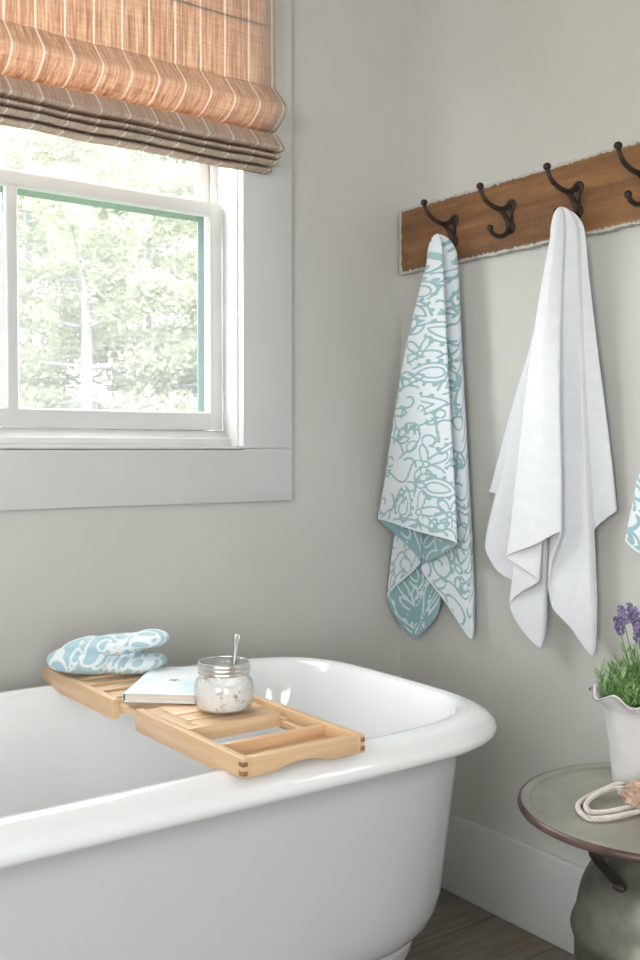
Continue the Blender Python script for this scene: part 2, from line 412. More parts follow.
ztop = at(0, 168.5, 1, LY).z
zrb = at(0, 184.5, 1, LY).z
gzb = at(100, 409, 1, LY).z
gxr = at(208.5, 300, 1, LY).x
mx0, mx1 = at(6.5, 300, 1, LY).x, at(19.5, 300, 1, LY).x
sash('lower_sash', -2.0-sx1, sx1, lz, ztop, LY, LY+.024, sx1-gxr-.004, ztop-zrb-.005, gzb-lz-.004, (mx0, mx1))
UY = .1135
uxg = at(195, 180, 1, UY+.01).x
zup = at(60, 188, 1, UY+.024).z
sash('upper_sash', -1.512, -.488, zup, OZ1-.01, UY, UY+.024, -.488-uxg-.006, .05, .016)
bm = B()   # greenish painted frame on the outside
EY = .165
ex0, ex1 = at(197.5, 300, 1, EY).x, at(203.5, 300, 1, EY).x
box(bm, ex0, ex1, EY-.003, EY+.002, OZ0+.02, 2.3, .001)
mexx = at(3.0, 300, 1, EY).x
box(bm, mexx-.001, mexx+.006, EY-.003, EY+.002, OZ0+.02, 1.66, .001)
obj('outer_frame_stile', bm, MAT['green'], win)
bm = B()
ez1, ez0 = at(100, 198.5, 1, EY).z, at(100, 207.5, 1, EY).z
box(bm, -1.5, ex0, EY-.003, EY+.002, ez0, ez1, .001)
obj('outer_frame_rail', bm, MAT['lightgreen'], win)
bm = B()
box(bm, ex1+.001, ex1+.05, EY-.004, EY+.03, OZ0-.02, 2.32, .001); box(bm, -2-ex1-.05, -2-ex1, EY-.004, EY+.03, OZ0-.02, 2.32, .001)
box(bm, -1.55, -.45, EY-.0, EY+.04, OZ0-.03, OZ0+.018, .001)
obj('outer_casing', bm, MAT['sashpaint'], win)

def plain_window(name, axis, p, a0, a1, z0, z1):
    w = thing(name, None, None, (p, (a0+a1)/2, z0) if axis == 'y' else ((a0+a1)/2, p, z0), kind='structure')
    bm = B(); g = B()
    def bx(m, u0, u1, q0, q1, w0, w1, bv=.002):
        if axis == 'x': box(m, u0, u1, q0, q1, w0, w1, bv)
        else: box(m, q0, q1, u0, u1, w0, w1, bv)
    t = .05
    bx(bm, a0, a0+t, p, p+.05, z0, z1); bx(bm, a1-t, a1, p, p+.05, z0, z1); bx(bm, a0+t, a1-t, p, p+.05, z0, z0+t); bx(bm, a0+t, a1-t, p, p+.05, z1-t, z1)
    c = (a0+a1)/2; bx(bm, c-.03, c+.03, p+.001, p+.049, z0+t, z1-t)
    zm = (z0+z1)/2; bx(bm, a0+t, c-.03, p+.002, p+.048, zm-.02, zm+.02); bx(bm, c+.03, a1-t, p+.002, p+.048, zm-.02, zm+.02)
    bx(g, a0+t-.01, a1-t+.01, p+.022, p+.027, z0+t-.01, z1-t+.01, 0)
    obj('window_frame', bm, MAT['sashpaint'], w); obj('glass_pane', g, MAT['glass'], w, False)
plain_window('window_2', 'y', XL-.10, *W2)
plain_window('window_3', 'x', YF-.10, *W3)
plain_window('added_window_4', 'y', .05, *W4)  # unseen window, added and sized for its highlight on the tub rim

# ------------------------------------------------------------------ roman blind
BX0, BX1 = -1.57, -.43
prof = [(-.066, 2.42), (-.066, 2.2), (-.067, 2.040), (-.0655, 2.034), (-.067, 2.028), (-.067, 1.97), (-.067, 1.903), (-.0645, 1.899), (-.070, 1.894), (-.080, 1.882), (-.098, 1.862), (-.112, 1.843),
        (-.108, 1.828), (-.088, 1.812), (-.068, 1.803), (-.052, 1.801), (-.054, 1.797), (-.070, 1.794), (-.086, 1.778), (-.100, 1.761), (-.1045, 1.754), (-.098, 1.7505), (-.070, 1.7505),
        (-.048, 1.756), (-.044, 1.785), (-.042, 1.756), (-.055, 1.7465), (-.082, 1.7445), (-.0885, 1.7395), (-.082, 1.7365), (-.05, 1.737), (-.041, 1.745), (-.038, 1.775), (-.036, 1.745),
        (-.048, 1.7335), (-.074, 1.7315), (-.0805, 1.7275), (-.074, 1.7245), (-.045, 1.725), (-.034, 1.735), (-.031, 1.765), (-.029, 1.735), (-.040, 1.7215), (-.048, 1.720), (-.0535, 1.7165), (-.050, 1.7135), (-.030, 1.7135), (-.0235, 1.716), (-.0235, 1.76)]
pp = smoothpath([(0, a, b) for a, b in prof], 4)
bm = B(); nx = 120
rr = []
for i in range(nx+1):
    x = BX0+(BX1-BX0)*i/nx
    w = .0012*math.sin(x*37)+.0009*math.sin(x*83+1)
    rr.append([(x, min(p.y-w*(1 if p.z < 1.95 else .4), -.0215), p.z+.0012*math.sin(x*23+p.z*40)*(p.z < 1.9)) for p in pp])
rings(bm, rr, closed=False)
bl = thing('roman_blind', 'orange-tan striped linen roman blind gathered in folds at the top of the window', 'blind', (-1.0, -.06, 1.72))
o = obj('fabric', bm, MAT['blind'], bl, ang=80)
# keep X in room units for the stripes: object origin is at x=-1
MAT['blind'].node_tree.nodes
bm = B(); box(bm, BX0+.004, BX1-.004, -.060, -.0215, 2.36, 2.425, .003); obj('head_rail', bm, MAT['trim'], bl)

# ------------------------------------------------------------------ bathtub
TXE, TXW, TY, TB = -.406, -2.02, -.505, .358
NE = 4.0
CAP = .434
def outline(inset, z, inx=None, n=44, ins_w=None):
    "closed rounded outline of the tub, counter-clockwise"
    a = TB-inset; inx = inset if inx is None else inx
    ca = CAP-inx; pts = []; NE = 4.0 if inset < .08 else max(2.6, 4.0-(inset-.08)*9)
    cx1 = TXE-CAP; cx0 = TXW+CAP
    for i in range(n):
        th = -PI/2+PI*i/(n-1); c, s = math.cos(th), math.sin(th)
        pts.append((cx1+ca*abs(c)**(2/NE), TY+a*math.copysign(abs(s)**(2/NE), s), z))
    m = 18
    for i in range(1, m): pts.append((cx1+(cx0-cx1)*i/m, TY+a, z))
    for i in range(n):
        th = PI/2+PI*i/(n-1); c, s = math.cos(th), math.sin(th)
        pts.append((cx0-ca*abs(c)**(2/NE), TY+a*math.copysign(abs(s)**(2/NE), s), z))
    for i in range(1, m): pts.append((cx0+(cx1-cx0)*i/m, TY-a, z))
    return pts
tub = thing('bathtub', 'white freestanding rolled-rim bathtub with rounded end under the window', 'bathtub', (-1.18, TY, 0))
def ringset(lst): return [outline(a[0], a[1], a[2] if len(a) > 2 else None) for a in lst]
bm = B()   # basin and rolled rim
rim = [(.050, .588), (.036, .591), (.018, .594), (.005, .598), (.0005, .604), (0, .613), (.004, .6225), (.013, .631), (.027, .638), (.040, .6420), (.049, .6425), (.057, .639), (.064, .631), (.070, .618),
       (.078, .58, .088), (.088, .50, .115), (.100, .42, .15), (.118, .35, .20), (.150, .30, .26), (.20, .27, .33), (.28, .258, .40), (.345, .255, .425)]
rings(bm, ringset(rim), True, False, True)
obj('basin', bm, MAT['porcelain'], tub, ang=80)
bm = B()   # outer shell
shell = [(.040, .5905), (.050, .590), (.0555, .584), (.057, .55), (.062, .50), (.072, .40), (.079, .325), (.084, .298), (.093, .273), (.105, .256), (.122, .243), (.15, .234), (.22, .227), (.345, .225, .425)]
rings(bm, ringset(shell), True, False, True)
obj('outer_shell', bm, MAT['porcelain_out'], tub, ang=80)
bm = B()
rings(bm, ringset([(.345, .228, .425), (.118, .244), (.114, .240), (.116, .225), (.123, .205), (.130, .185), (.136, .03), (.130, .012), (.128, .0), (.345, 0, .425)]), True, False, False)
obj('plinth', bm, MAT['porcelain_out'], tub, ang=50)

# ------------------------------------------------------------------ bamboo bath tray
ZT, ZE, ZM = .6695, .643, .6355
tray = thing('bath_tray', 'extending bamboo bath tray bridging the tub rims', 'tray', (-.91, -.5, ZE))
NX0, NX1, NY0, NY1 = -1.0135, -.807, -.866, -.543       # near section
FX0, FX1, FY0, FY1 = -1.0165, -.828, -.463, -.149       # far section
def railprof(y0, y1, foot_near, foot_far):
    # side rail: shallow where it rests on the rim, deep in between
    p = [(y0, ZT)]
    if foot_near: p += [(y0, ZE), (y0+.055, ZE), (y0+.080, ZM)]
    else: p += [(y0, ZM)]
    if foot_far: p += [(y1-.080, ZM), (y1-.055, ZE), (y1, ZE)]
    else: p += [(y1, ZM)]
    p += [(y1, ZT)]
    return p
near = thing('near_section', None, None, (NX0, NY0, ZE)); near.parent = None
def part_empty(name, loc, parent):
    o = bpy.data.objects.new(name, None); COL.objects.link(o); o.parent = parent; o.location = Vector(loc)-world_loc(parent); return o
bpy.data.objects.remove(near)
near = part_empty('near_section', (NX0, NY0, ZE), tray); far = part_empty('far_section', (FX0, FY0, ZE), tray)
TH = .013
bm = B(); prism(bm, railprof(NY0, NY1, 1, 0), 'x', NX0, NX0+TH, .0008); obj('side_rail', bm, MAT['bamboo_y'], near)
bm = B(); prism(bm, railprof(NY0, NY1, 1, 0), 'x', NX1-TH, NX1, .0008); obj('side_rail', bm, MAT['bamboo_y'], near)
bm = B()   # end board with hand-hold arch on its lower edge
arch = [(NX0+TH-.0005, ZT), (NX0+TH-.0005, ZE)]
cxx = (NX0+NX1)/2-.005
for i in range(17):
    t = i/16; x = cxx-.042+.084*t; arch.append((x, ZE+.0085*math.sin(PI*t)**.7))
arch += [(NX1-TH+.0005, ZE), (NX1-TH+.0005, ZT)]
prism(bm, arch, 'y', NY0+.0003, NY0+TH, .0006); obj('end_board', bm, MAT['bamboo_x'], near)
for x0 in (NX0-.0004, NX1-.0076):   # finger joints at the corners (darker end grain)
    for k in (0, 1):
        bm = B(); box(bm, x0, x0+.008, NY0-.0003, NY0+TH-.003, ZE+.003+k*.0125, ZE+.0095+k*.0125); obj('finger_joint', bm, MAT['bamboo_dark'], near)
# little dish behind the end board
DY = -.782
bm = B(); box(bm, NX0+TH-.0005, NX1-TH+.0005, DY-.005, DY+.005, ZE+.002, ZT-.002, .0006); obj('divider', bm, MAT['bamboo_x'], near)
bm = B(); box(bm, NX0+TH, NX1-TH, NY0+TH, DY-.004, ZE+.004, ZE+.009); obj('dish_floor', bm, MAT['bamboo_x'], near)
CBY = -.690
bm = B(); box(bm, NX0+TH-.0005, NX1-TH-.016, CBY, CBY+.012, ZE+.003, ZT-.001, .0006); obj('cross_board', bm, MAT['bamboo_x'], near)
bm = B(); box(bm, NX1-TH-.012, NX1-TH-.001, CBY+.0, NY1+.0, ZE+.004, ZE+.015, .0006); box(bm, NX1-TH-.016, NX1-TH-.004, CBY-.062, CBY+.02, ZE+.004, ZE+.012, .0006); obj('runner', bm, MAT['bamboo_y'], near)
# slotted panel under the jar
px0, px1 = NX0+TH-.0005, NX1-TH-.014
bm = B()
ys = [CBY+.012, -.606, -.600, -.558, -.552, -.512, -.506, NY1]
sl = [(px0, px0+.030), (px0+.105, px1)]
box(bm, px0, px0+.026, CBY+.011, NY1, ZT-.010, ZT-.003, .0006)
for a, b in ((CBY+.011, -.648), (-.642, -.610), (-.604, NY1)):
    box(bm, px0+.026, px1, a, b, ZT-.010, ZT-.002, .0006)
obj('slotted_panel', bm, MAT['bamboo_x'], near)
bm = B(); box(bm, NX0+TH, NX1-TH, CBY+.02, NY1-.002, ZE+.006, ZT-.0105); obj('under_panel', bm, MAT['bamboo_x'], near)
# far section
bm = B(); prism(bm, railprof(FY0, FY1, 0, 1), 'x', FX0, FX0+TH, .0008); obj('side_rail', bm, MAT['bamboo_y'], far)
bm = B(); prism(bm, railprof(FY0, FY1, 0, 1), 'x', FX1-TH, FX1, .0008); obj('side_rail', bm, MAT['bamboo_y'], far)
bm = B(); box(bm, FX0+TH-.0005, FX1-TH+.0005, FY1-TH, FY1, ZE, ZT-.0003, .0008); obj('end_board', bm, MAT['bamboo_x'], far)
bm = B(); box(bm, FX0+TH-.0005, FX1-TH+.0005, FY0+.004, FY0+.016, ZM+.006, ZT-.004, .0006); obj('cross_board', bm, MAT['bamboo_x'], far)
for k in range(5):
    y0 = FY0+.026+k*.055
    bm = B(); box(bm, FX0+TH-.0005, FX1-TH+.0005, y0, y0+.034, ZT-.011, ZT-.003, .0007); obj('slat', bm, MAT['bamboo_x'], far)
bm = B(); box(bm, FX0+TH+.001, FX0+TH+.010, FY0-.11, FY1-.02, ZM+.014, ZM+.025, .0006)
obj('sliding_rod', bm, MAT['bamboo_y'], tray)
bm = B(); box(bm, FX1-TH-.018, FX1-TH-.009, FY0-.11, FY1-.02, ZM+.014, ZM+.025, .0006)
obj('sliding_rod', bm, MAT['bamboo_y'], tray)

# ------------------------------------------------------------------ towel pattern
class Pattern:
    "scrolls, leaves, petals and scalloped teardrops drawn as strokes; distance field on a grid"
    def __init__(self, w, h, cell=.002, seed=1, spacing=.085, width=.0036, scale=1.0):
        r = np.random.default_rng(seed); self.w, self.h, self.cell = w, h, cell
        nx, ny = int(w/cell)+2, int(h/cell)+2
        D = np.full((ny, nx), .05); self.r = r; self.pts = []
        j = 0
        for iy in range(int(h/spacing)+2):
            for ix in range(int(w/spacing)+2):
                if r.random() < .0: continue
                cx = (ix+.5*(iy % 2))*spacing+r.normal()*.010; cy = iy*spacing*.9+r.normal()*.010
                ms = spacing*.5*scale*(.9+.35*r.random()); rc = ms*.8   # each motif clears the ground under itself
                self.pts = [p for p in self.pts if (p[0]-cx)**2+(p[1]-cy)**2 > rc*rc]
                self.motif(r.integers(0, 5), cx, cy, r.random()*2*PI, ms, r.random() < .5)
        P = np.array([p[:2] for p in self.pts]); W = np.array([p[2] for p in self.pts])
        k = int(.012/cell)
        gx = np.round(P[:, 0]/cell).astype(int); gy = np.round(P[:, 1]/cell).astype(int)
        for dx in range(-k, k+1):
            for dy in range(-k, k+1):
                X = gx+dx; Y = gy+dy; ok = (X >= 0) & (X < nx) & (Y >= 0) & (Y < ny)
                d = np.hypot(X*cell-P[:, 0], Y*cell-P[:, 1])-W*width
                np.minimum.at(D, (Y[ok], X[ok]), d[ok])
        self.D = D
    def curve(self, f, cx, cy, rot, s, flip, n=60, w=1.0):
        t = np.linspace(0, 1, n); x, y = f(t); x = x*(-1 if flip else 1)
        X = cx+s*(x*math.cos(rot)-y*math.sin(rot)); Y = cy+s*(x*math.sin(rot)+y*math.cos(rot))
        for a, b in zip(X, Y): self.pts.append((a, b, w))
    def motif(self, k, cx, cy, rot, s, flip):
        C = lambda f, w=1.0, n=60: self.curve(f, cx, cy, rot, s, flip, n, w)
        if k == 0:      # big double scroll
            C(lambda t: ((.12+.8*t)*np.cos(t*7.2), (.12+.8*t)*np.sin(t*7.2)), 1.15, 130)
            C(lambda t: (.9+.55*t, .2+1.0*np.sin(t*3)), 1, 50)
            C(lambda t: (.38*np.cos(6.28*t)-.9, .25*np.sin(6.28*t)+.7), .8, 60)
        elif k == 1:    # flower of outlined petals
            for q in range(5):
                a = q*2*PI/5
                C(lambda t, a=a: ((.3+.75*np.sin(PI*t))*np.cos(a-.5+t), (.3+.75*np.sin(PI*t))*np.sin(a-.5+t)), 1, 60)
            C(lambda t: (.16*np.cos(6.28*t), .16*np.sin(6.28*t)), 1.1, 30)
        elif k == 2:    # teardrop with scalloped border
            C(lambda t: ((1-np.sin(PI*t)*.0)*.62*np.sin(2*PI*t)*np.sin(PI*t), -1.1*np.cos(2*PI*t)*.8), 1, 110)
            C(lambda t: (.34*np.sin(2*PI*t)*np.sin(PI*t), .15-.55*np.cos(2*PI*t)), .9, 80)
            for q in range(9):
                tt = .18+.64*q/8; x = .80*math.sin(2*PI*tt)*math.sin(PI*tt); y = -1.02*math.cos(2*PI*tt)*.85
                C(lambda t, x=x, y=y: (x+.05*np.cos(6.28*t), y+.05*np.sin(6.28*t)), 1.1, 10)
        elif k == 3:    # pointed leaf spray
            for a, l in ((-.8, .8), (-.1, 1.1), (.6, .85)):
                for sg in (-1, 1):
                    C(lambda t, a=a, l=l, sg=sg: (l*t*math.sin(a)+sg*.2*np.sin(PI*t)*math.cos(a), l*t*math.cos(a)-sg*.2*np.sin(PI*t)*math.sin(a)), 1, 50)
            C(lambda t: (-.1-.8*t, -.9*t**2), 1, 50)
            C(lambda t: (-.75+.2*np.cos(5*t), -.55+.2*np.sin(5*t)), 1, 40)
        else:           # wavy vine with buds
            C(lambda t: (-1.2+2.4*t, .42*np.sin(t*8)), 1.1, 100)
            C(lambda t: (-.3+.26*np.cos(5.4*t), .7+.26*np.sin(5.4*t)), 1, 50)
            C(lambda t: (.55+.22*np.cos(-5.4*t+2), -.68+.22*np.sin(-5.4*t+2)), 1, 50)
    def sample(self, u, v):
        x = np.clip(u/self.cell, 0, self.D.shape[1]-1.001); y = np.clip(v/self.cell, 0, self.D.shape[0]-1.001)
        i = x.astype(int); j = y.astype(int); fx = x-i; fy = y-j; D = self.D
        d = D[j, i]*(1-fx)*(1-fy)+D[j, i+1]*fx*(1-fy)+D[j+1, i]*(1-fx)*fy+D[j+1, i+1]*fx*fy
        return np.clip(.5-d/.0032, 0, 1)
def set_attr(me, name, arr):
    a = me.attributes.new(name, 'FLOAT', 'POINT'); a.data.foreach_set('value', np.asarray(arr, dtype=np.float32).ravel())

# ------------------------------------------------------------------ hanging towels
def catrom(P, n, alpha=.5):
    P = np.array(P, float); d = np.linalg.norm(np.diff(P, axis=0), axis=1); s = np.concatenate([[0], np.cumsum(d)])
    q = np.linspace(0, s[-1], n); res = np.zeros((n, P.shape[1]))
    for k, x in enumerate(q):
        i = min(np.searchsorted(s, x, side='right')-1, len(P)-2); t = (x-s[i])/d[i]
        m0 = (P[i+1]-P[max(i-1, 0)])/(s[i+1]-s[max(i-1, 0)])*d[i]*alpha*1.2; m1 = (P[min(i+2, len(P)-1)]-P[i])/(s[min(i+2, len(P)-1)]-s[i])*d[i]*alpha*1.2
        res[k] = (2*t**3-3*t**2+1)*P[i]+(t**3-2*t**2+t)*m0+(-2*t**3+3*t**2)*P[i+1]+(t**3-t**2)*m1
    return res, s[-1]
def hung_towel(name, hem, apex, shoulder, mats, label, pattern=None, ns=260, ntt=420, ripple=.004, bow=.010, group=None, nshould=None, phase=0, dy=0, thick=.0045, round_=.02):
    """hem: list of 3D points of the lower edge in order round the folds; shoulder: function(s)->3D where the cloth leaves the hook"""
    H, hl = catrom(hem, ns, .55)
    # soften the hem corners a little
    for _ in range(2): H[1:-1] = .25*H[:-2]+.5*H[1:-1]+.25*H[2:]
    A = np.array(apex, float); s = np.linspace(0, 1, ns); t = np.linspace(0, 1, ntt)
    Bc = np.array([shoulder(q, H[k]) for k, q in enumerate(s)])
    T0 = .05
    L = np.linalg.norm(H-A, axis=1).mean()
    V = np.zeros((ntt, ns, 3))
    for i, tt in enumerate(t):
        if tt <= T0:
            ph = tt/T0*PI/2
            V[i, :, :2] = A[:2]+(Bc[:, :2]-A[:2])*math.sin(ph)
            V[i, :, 2] = A[2]+(Bc[:, 2]-A[2])*(1-math.cos(ph))
        else:
            q = (tt-T0)/(1-T0)
            qq = q
            lat = q+.03*math.sin(PI*q)                    # cloth fans out a little faster at first
            V[i, :, :2] = Bc[:, :2]+(H[:, :2]-Bc[:, :2])*lat
            V[i, :, 2] = Bc[:, 2]+(H[:, 2]-Bc[:, 2])*qq
            V[i, :, 0] -= bow*math.sin(PI*min(1, q*1.2))*0.6
            rp = ripple*(math.sin(PI*min(1, q*1.0)) *.8+.35*q)
            V[i, :, 0] += rp*np.sin(s*19+phase+2.0*q)+rp*.45*np.sin(s*41+phase*2-3*q)
            V[i, :, 1] += rp*.5*np.sin(s*13+phase+4*q)
    V[:, :, 0] = np.minimum(V[:, :, 0], -.010)
    U = (s[None, :]-.5)*hl*np.maximum(t[:, None], .02)*1.0; Vv = t[:, None]*L*np.ones_like(U)
    verts = V.reshape(-1, 3)
    idx = np.arange(ntt*ns).reshape(ntt, ns)
    f = np.stack([idx[:-1, :-1], idx[:-1, 1:], idx[1:, 1:], idx[1:, :-1]], -1).reshape(-1, 4)
    me = bpy.data.meshes.new(name); me.vertices.add(len(verts)); me.vertices.foreach_set('co', verts.ravel())
    me.loops.add(f.size); me.loops.foreach_set('vertex_index', f.ravel()); me.polygons.add(len(f))
    me.polygons.foreach_set('loop_start', np.arange(0, f.size, 4)); me.update(calc_edges=True); me.validate()
    if pattern is not None:
        P = pattern.sample((U+hl/2+.01).ravel(), Vv.ravel()).reshape(ntt, ns)
        edge = np.minimum((1-t[:, None])*L, np.minimum(s, 1-s)[None, :]*hl*t[:, None]*1.0+0*U)
        P = np.where((1-t[:, None])*L < .007, 0, P)
        set_attr(me, 'pattern', P)
    o = finish(name, me, mats, None, True, 180)
    md = o.modifiers.new('solid', 'SOLIDIFY'); md.thickness = thick; md.offset = 0; md.use_rim = True
    if len(mats) > 1: md.material_offset = 1; md.material_offset_rim = 0
    tag(o, label, 'towel', group)
    return o
def P2(px, py, d): v = at(px, py, 0, -d); return (v.x, v.y, v.z)
def shoulder_fn(apex, half, drop, dmin, dmax, hem):
    hx = [h[0] for h in hem]; lo, hi = min(hx), max(hx); hy = [h[1] for h in hem]; ly, hyy = min(hy), max(hy)
    def f(s, h):
        fx = (h[0]-lo)/(hi-lo+1e-9); fy = (h[1]-ly)/(hyy-ly+1e-9)
        x = -dmax+(dmax-dmin)*fx
        y = apex[1]+(fy-.5)*2*half
        return (x, y, apex[2]-drop)
    return f
pat1 = Pattern(1.3, 1.2, .002, seed=5, spacing=.070, width=.0027, scale=1.45)
# hooks: positions along the board
hy = [at(px, py, 0, -.1186).y for px, py in ((424, 205), (480, 187), (547, 170), (618, 146))]
hy.append(hy[3]-.186)
hem1 = [P2(474, 600, .022), P2(471.5, 639, .035), P2(447, 603, .045), P2(421, 568, .058), P2(440, 556, .078), P2(456.5, 543, .098), P2(420, 532, .106), P2(377.5, 519, .096), P2(398, 536, .078), P2(420, 562, .066),
        P2(388, 598, .052), P2(413, 638, .042), P2(438, 612, .026), P2(441, 560, .016)]
ap1 = P2(437, 235, .086)
hung_towel('towel', hem1, ap1, shoulder_fn(ap1, .026, .060, .038, .100, hem1), [MAT['terry'], MAT['terry_back']],
           'white towel with blue-green scrolls hanging from the hook nearest the corner', pat1, group=None, phase=1)
hem2 = [P2(617.5, 511, .014), P2(605, 520, .020), P2(594.5, 531, .026), P2(596, 600, .032), P2(592.5, 656, .045), P2(572, 629, .054), P2(553, 608, .062), P2(548.5, 590, .068), P2(553, 560, .076), P2(561, 532, .088), P2(535, 545, .104),
        P2(506.5, 557, .104), P2(522, 568, .094), P2(539, 581, .086), P2(522, 592, .074), P2(510, 605, .066), P2(521, 627, .058), P2(541.5, 648, .052), P2(545, 590, .038), P2(520, 584, .032), P2(498, 572, .040), P2(485.5, 549, .046), P2(490, 520, .030), P2(498, 495, .020), P2(490.5, 492, .014)]
ap2 = P2(561, 208, .082)
hung_towel('towel', hem2, ap2, shoulder_fn(ap2, .025, .060, .036, .104, hem2), [MAT['towelwhite']],
           'plain white towel hanging from the third hook from the corner', None, phase=2.4, ntt=260, ns=300, thick=.005)
sh = hy[4]-hy[0]
hem3 = []
for (x, y, z) in hem1: hem3.append((x, y+sh, z))
cur = at(625, 540, 0, -.10); ref = hem3[7]
hem3 = [(x, (y-ref[1])*.9+cur.y, (z-ref[2])*.95+cur.z) for x, y, z in hem3]
hem3 = [(x, y-.06, ref[2]*0+cur.z+(z-cur.z)*.6) if (i >= 8 or i <= 3) else (x, y, z) for i, (x, y, z) in enumerate(hem3)]
hem3[6] = P2(640, 553, .106)
ap3 = (ap1[0], hy[4]-.004, 1.563)
pat3 = Pattern(1.3, 1.2, .002, seed=11, spacing=.070, width=.0034, scale=1.4)
hung_towel('towel', hem3, ap3, shoulder_fn(ap3, .032, .060, .036, .090, hem3), [MAT['terry'], MAT['terry_back']],
           'blue-patterned towel cut off by the right edge beside the potted lavender', pat3, phase=0)

# ------------------------------------------------------------------ hook board
BY0, BY1, BZ0, BZ1 = -2.3, -.0185, 1.5265, 1.689
bm = B(); ny, nz = 460, 34
def wob(y, k): return .0012*math.sin(y*61+k)+.0009*math.sin(y*173+k*2)+.0008*math.sin(y*331+k*3)
grid = []
for j in range(nz+1):
    row = []
    for i in range(ny+1):
        y = BY0+(BY1-BY0)*i/ny; z = BZ0+(BZ1-BZ0)*j/nz
        z += wob(y, 1)*(1-j/nz)+wob(y, 4)*(j/nz)
        row.append((y, z))
    grid.append(row)
fr = [[bm.verts.new((-.0215, y, z)) for y, z in r] for r in grid]
for a, b in zip(fr[:-1], fr[1:]):
    for i in range(ny): bm.faces.new((a[i], a[i+1], b[i+1], b[i]))
per = fr[0]+[r[-1] for r in fr[1:]]+fr[-1][::-1][1:]+[r[0] for r in fr[1:-1]][::-1]
bk = [bm.verts.new((-.0005, v.co.y, v.co.z)) for v in per]
n = len(per)
for i in range(n): bm.faces.new((per[i], per[(i+1) % n], bk[(i+1) % n], bk[i]))
bm.faces.new(bk[::-1])
brd = obj('hook_board', bm, MAT['board'], None, True, 40)
tag(brd, 'reclaimed brown timber board with chipped white edges fixed to the right wall', 'board')
co = np.array([v.co[:] for v in brd.data.vertices])
dd = np.minimum(np.minimum(co[:, 2]-BZ0, BZ1-co[:, 2])/.015, (BY1-co[:, 1])/.022)
e = np.clip(1-dd, 0, 1)*1.05; e[co[:, 0] > -.02] = 1
set_attr(brd.data, 'edge', e)

# ------------------------------------------------------------------ coat hooks (local: wall face of the board at x=0, arms go to -x)
HZ = 1.6264
def make_hook():
    t = thing('coat_hook', 'x', 'hook', (0, 0, 0), 'cast-iron coat hooks on the board')
    bm = B()   # back plate: two rounded lobes joined by a waist
    for z, r in ((0, .0150), (-.049, .0138)):
        rr = []
        for rad, x in ((r, 0), (r, -.0025), (r*.86, -.005), (r*.6, -.006)):
            rr.append([(x, rad*math.cos(2*PI*i/24), z+rad*math.sin(2*PI*i/24)) for i in range(24)])
        rings(bm, rr, True, True, True)
    prism(bm, [(-.0075, .0), (.0075, .0), (.006, -.049), (-.006, -.049)], 'x', -.0045, 0, .001)
    obj('back_plate', bm, MAT['iron'], t)
    bm = B()   # upper arm, braced down to the lower lobe
    pts = smoothpath([(-.003, 0, .002), (-.012, 0, -.003), (-.022, 0, -.008), (-.036, 0, -.0115), (-.055, 0, -.009), (-.072, 0, -.003), (-.085, 0, .006), (-.093, 0, .017), (-.0968, 0, .027)], 6)
    m = len(pts); tube(bm, pts, [.0064-.0020*min(1, i/m*1.2) for i in range(m)], 12)
    pts = smoothpath([(-.036, 0, -.0115), (-.026, 0, -.017), (-.017, 0, -.026), (-.010, 0, -.037), (-.003, 0, -.048)], 5)
    m = len(pts); tube(bm, pts, [.0052+.0012*i/m for i in range(m)], 12)
    obj('upper_arm', bm, MAT['iron'], t)
    bm = B(); ball(bm, (-.0972, 0, .0295), .0084, 1, 1, .92); obj('knob', bm, MAT['iron'], t)
    bm = B()
    pts = smoothpath([(-.003, 0, -.048), (-.014, 0, -.062), (-.028, 0, -.0705), (-.044, 0, -.0725), (-.057, 0, -.0685), (-.065, 0, -.061)], 6)
    m = len(pts); tube(bm, pts, [.0060-.0014*i/m for i in range(m)], 12)
    obj('lower_arm', bm, MAT['iron'], t)
    bm = B(); ball(bm, (-.0662, 0, -.0575), .0080, 1, 1, .95); obj('knob', bm, MAT['iron'], t)
    for z in (.0085, -.055):
        bm = B(); ball(bm, (-.0062, .0, z), .0034, .6, 1, 1, 10); obj('screw_head', bm, MAT['iron'], t)
    return t
def copy_tree(o, parent=None):
    c = o.copy(); COL.objects.link(c)
    if parent: c.parent = parent
    for ch in list(o.children): copy_tree(ch, c)
    return c
hook0 = make_hook()
hlab = ['dark rusty double coat hook nearest the corner, holding the blue and white towel',
        'empty dark rusty double coat hook between the two hanging towels',
        'dark rusty double coat hook holding the plain white towel',
        'dark rusty empty double coat hook cut off by the right edge of the photo',
        'dark rusty double coat hook farthest from the corner, holding the patterned towel beside the lavender']
for i, y in enumerate(hy):
    h = hook0 if i == 0 else copy_tree(hook0)
    h.location = (-.0213, y, HZ); h['label'] = hlab[i]

# ------------------------------------------------------------------ mason jar, bath salt, spoon
JC = Vector((-.9005, -.6265, ZT-.0018)); JS = 1.1; 
jar = thing('mason_jar', 'squat clear glass mason jar with silver rim band on the bamboo tray', 'jar', tuple(JC))
bm = B()
pf = [(.0, .0012), (.030, .0012), (.0375, .003), (.0415, .009), (.0428, .020), (.0432, .034), (.0428, .046), (.0405, .054), (.0365, .0592), (.0345, .062), (.0342, .070), (.0345, .0835), (.0335, .0845),
      (.0322, .0835), (.0318, .064), (.0345, .058), (.0385, .052), (.0404, .045), (.0407, .034), (.0404, .021), (.0388, .010), (.034, .0052), (.0, .0048)]
pf = [(a*JS, b*.93) for a, b in pf]; lathe(bm, pf[1:-1], tuple(JC), 64, True, True); obj('glass_body', bm, MAT['jar'], jar, ang=60)
bm = B()
bp = [(.0348, .0655), (.0372, .0655), (.0378, .0668), (.0372, .0682), (.0368, .070), (.0374, .072), (.0380, .0735), (.0374, .075), (.0368, .077), (.0374, .079), (.0374, .0830), (.0364, .0850), (.0345, .0852), (.0342, .0840), (.0348, .083)]
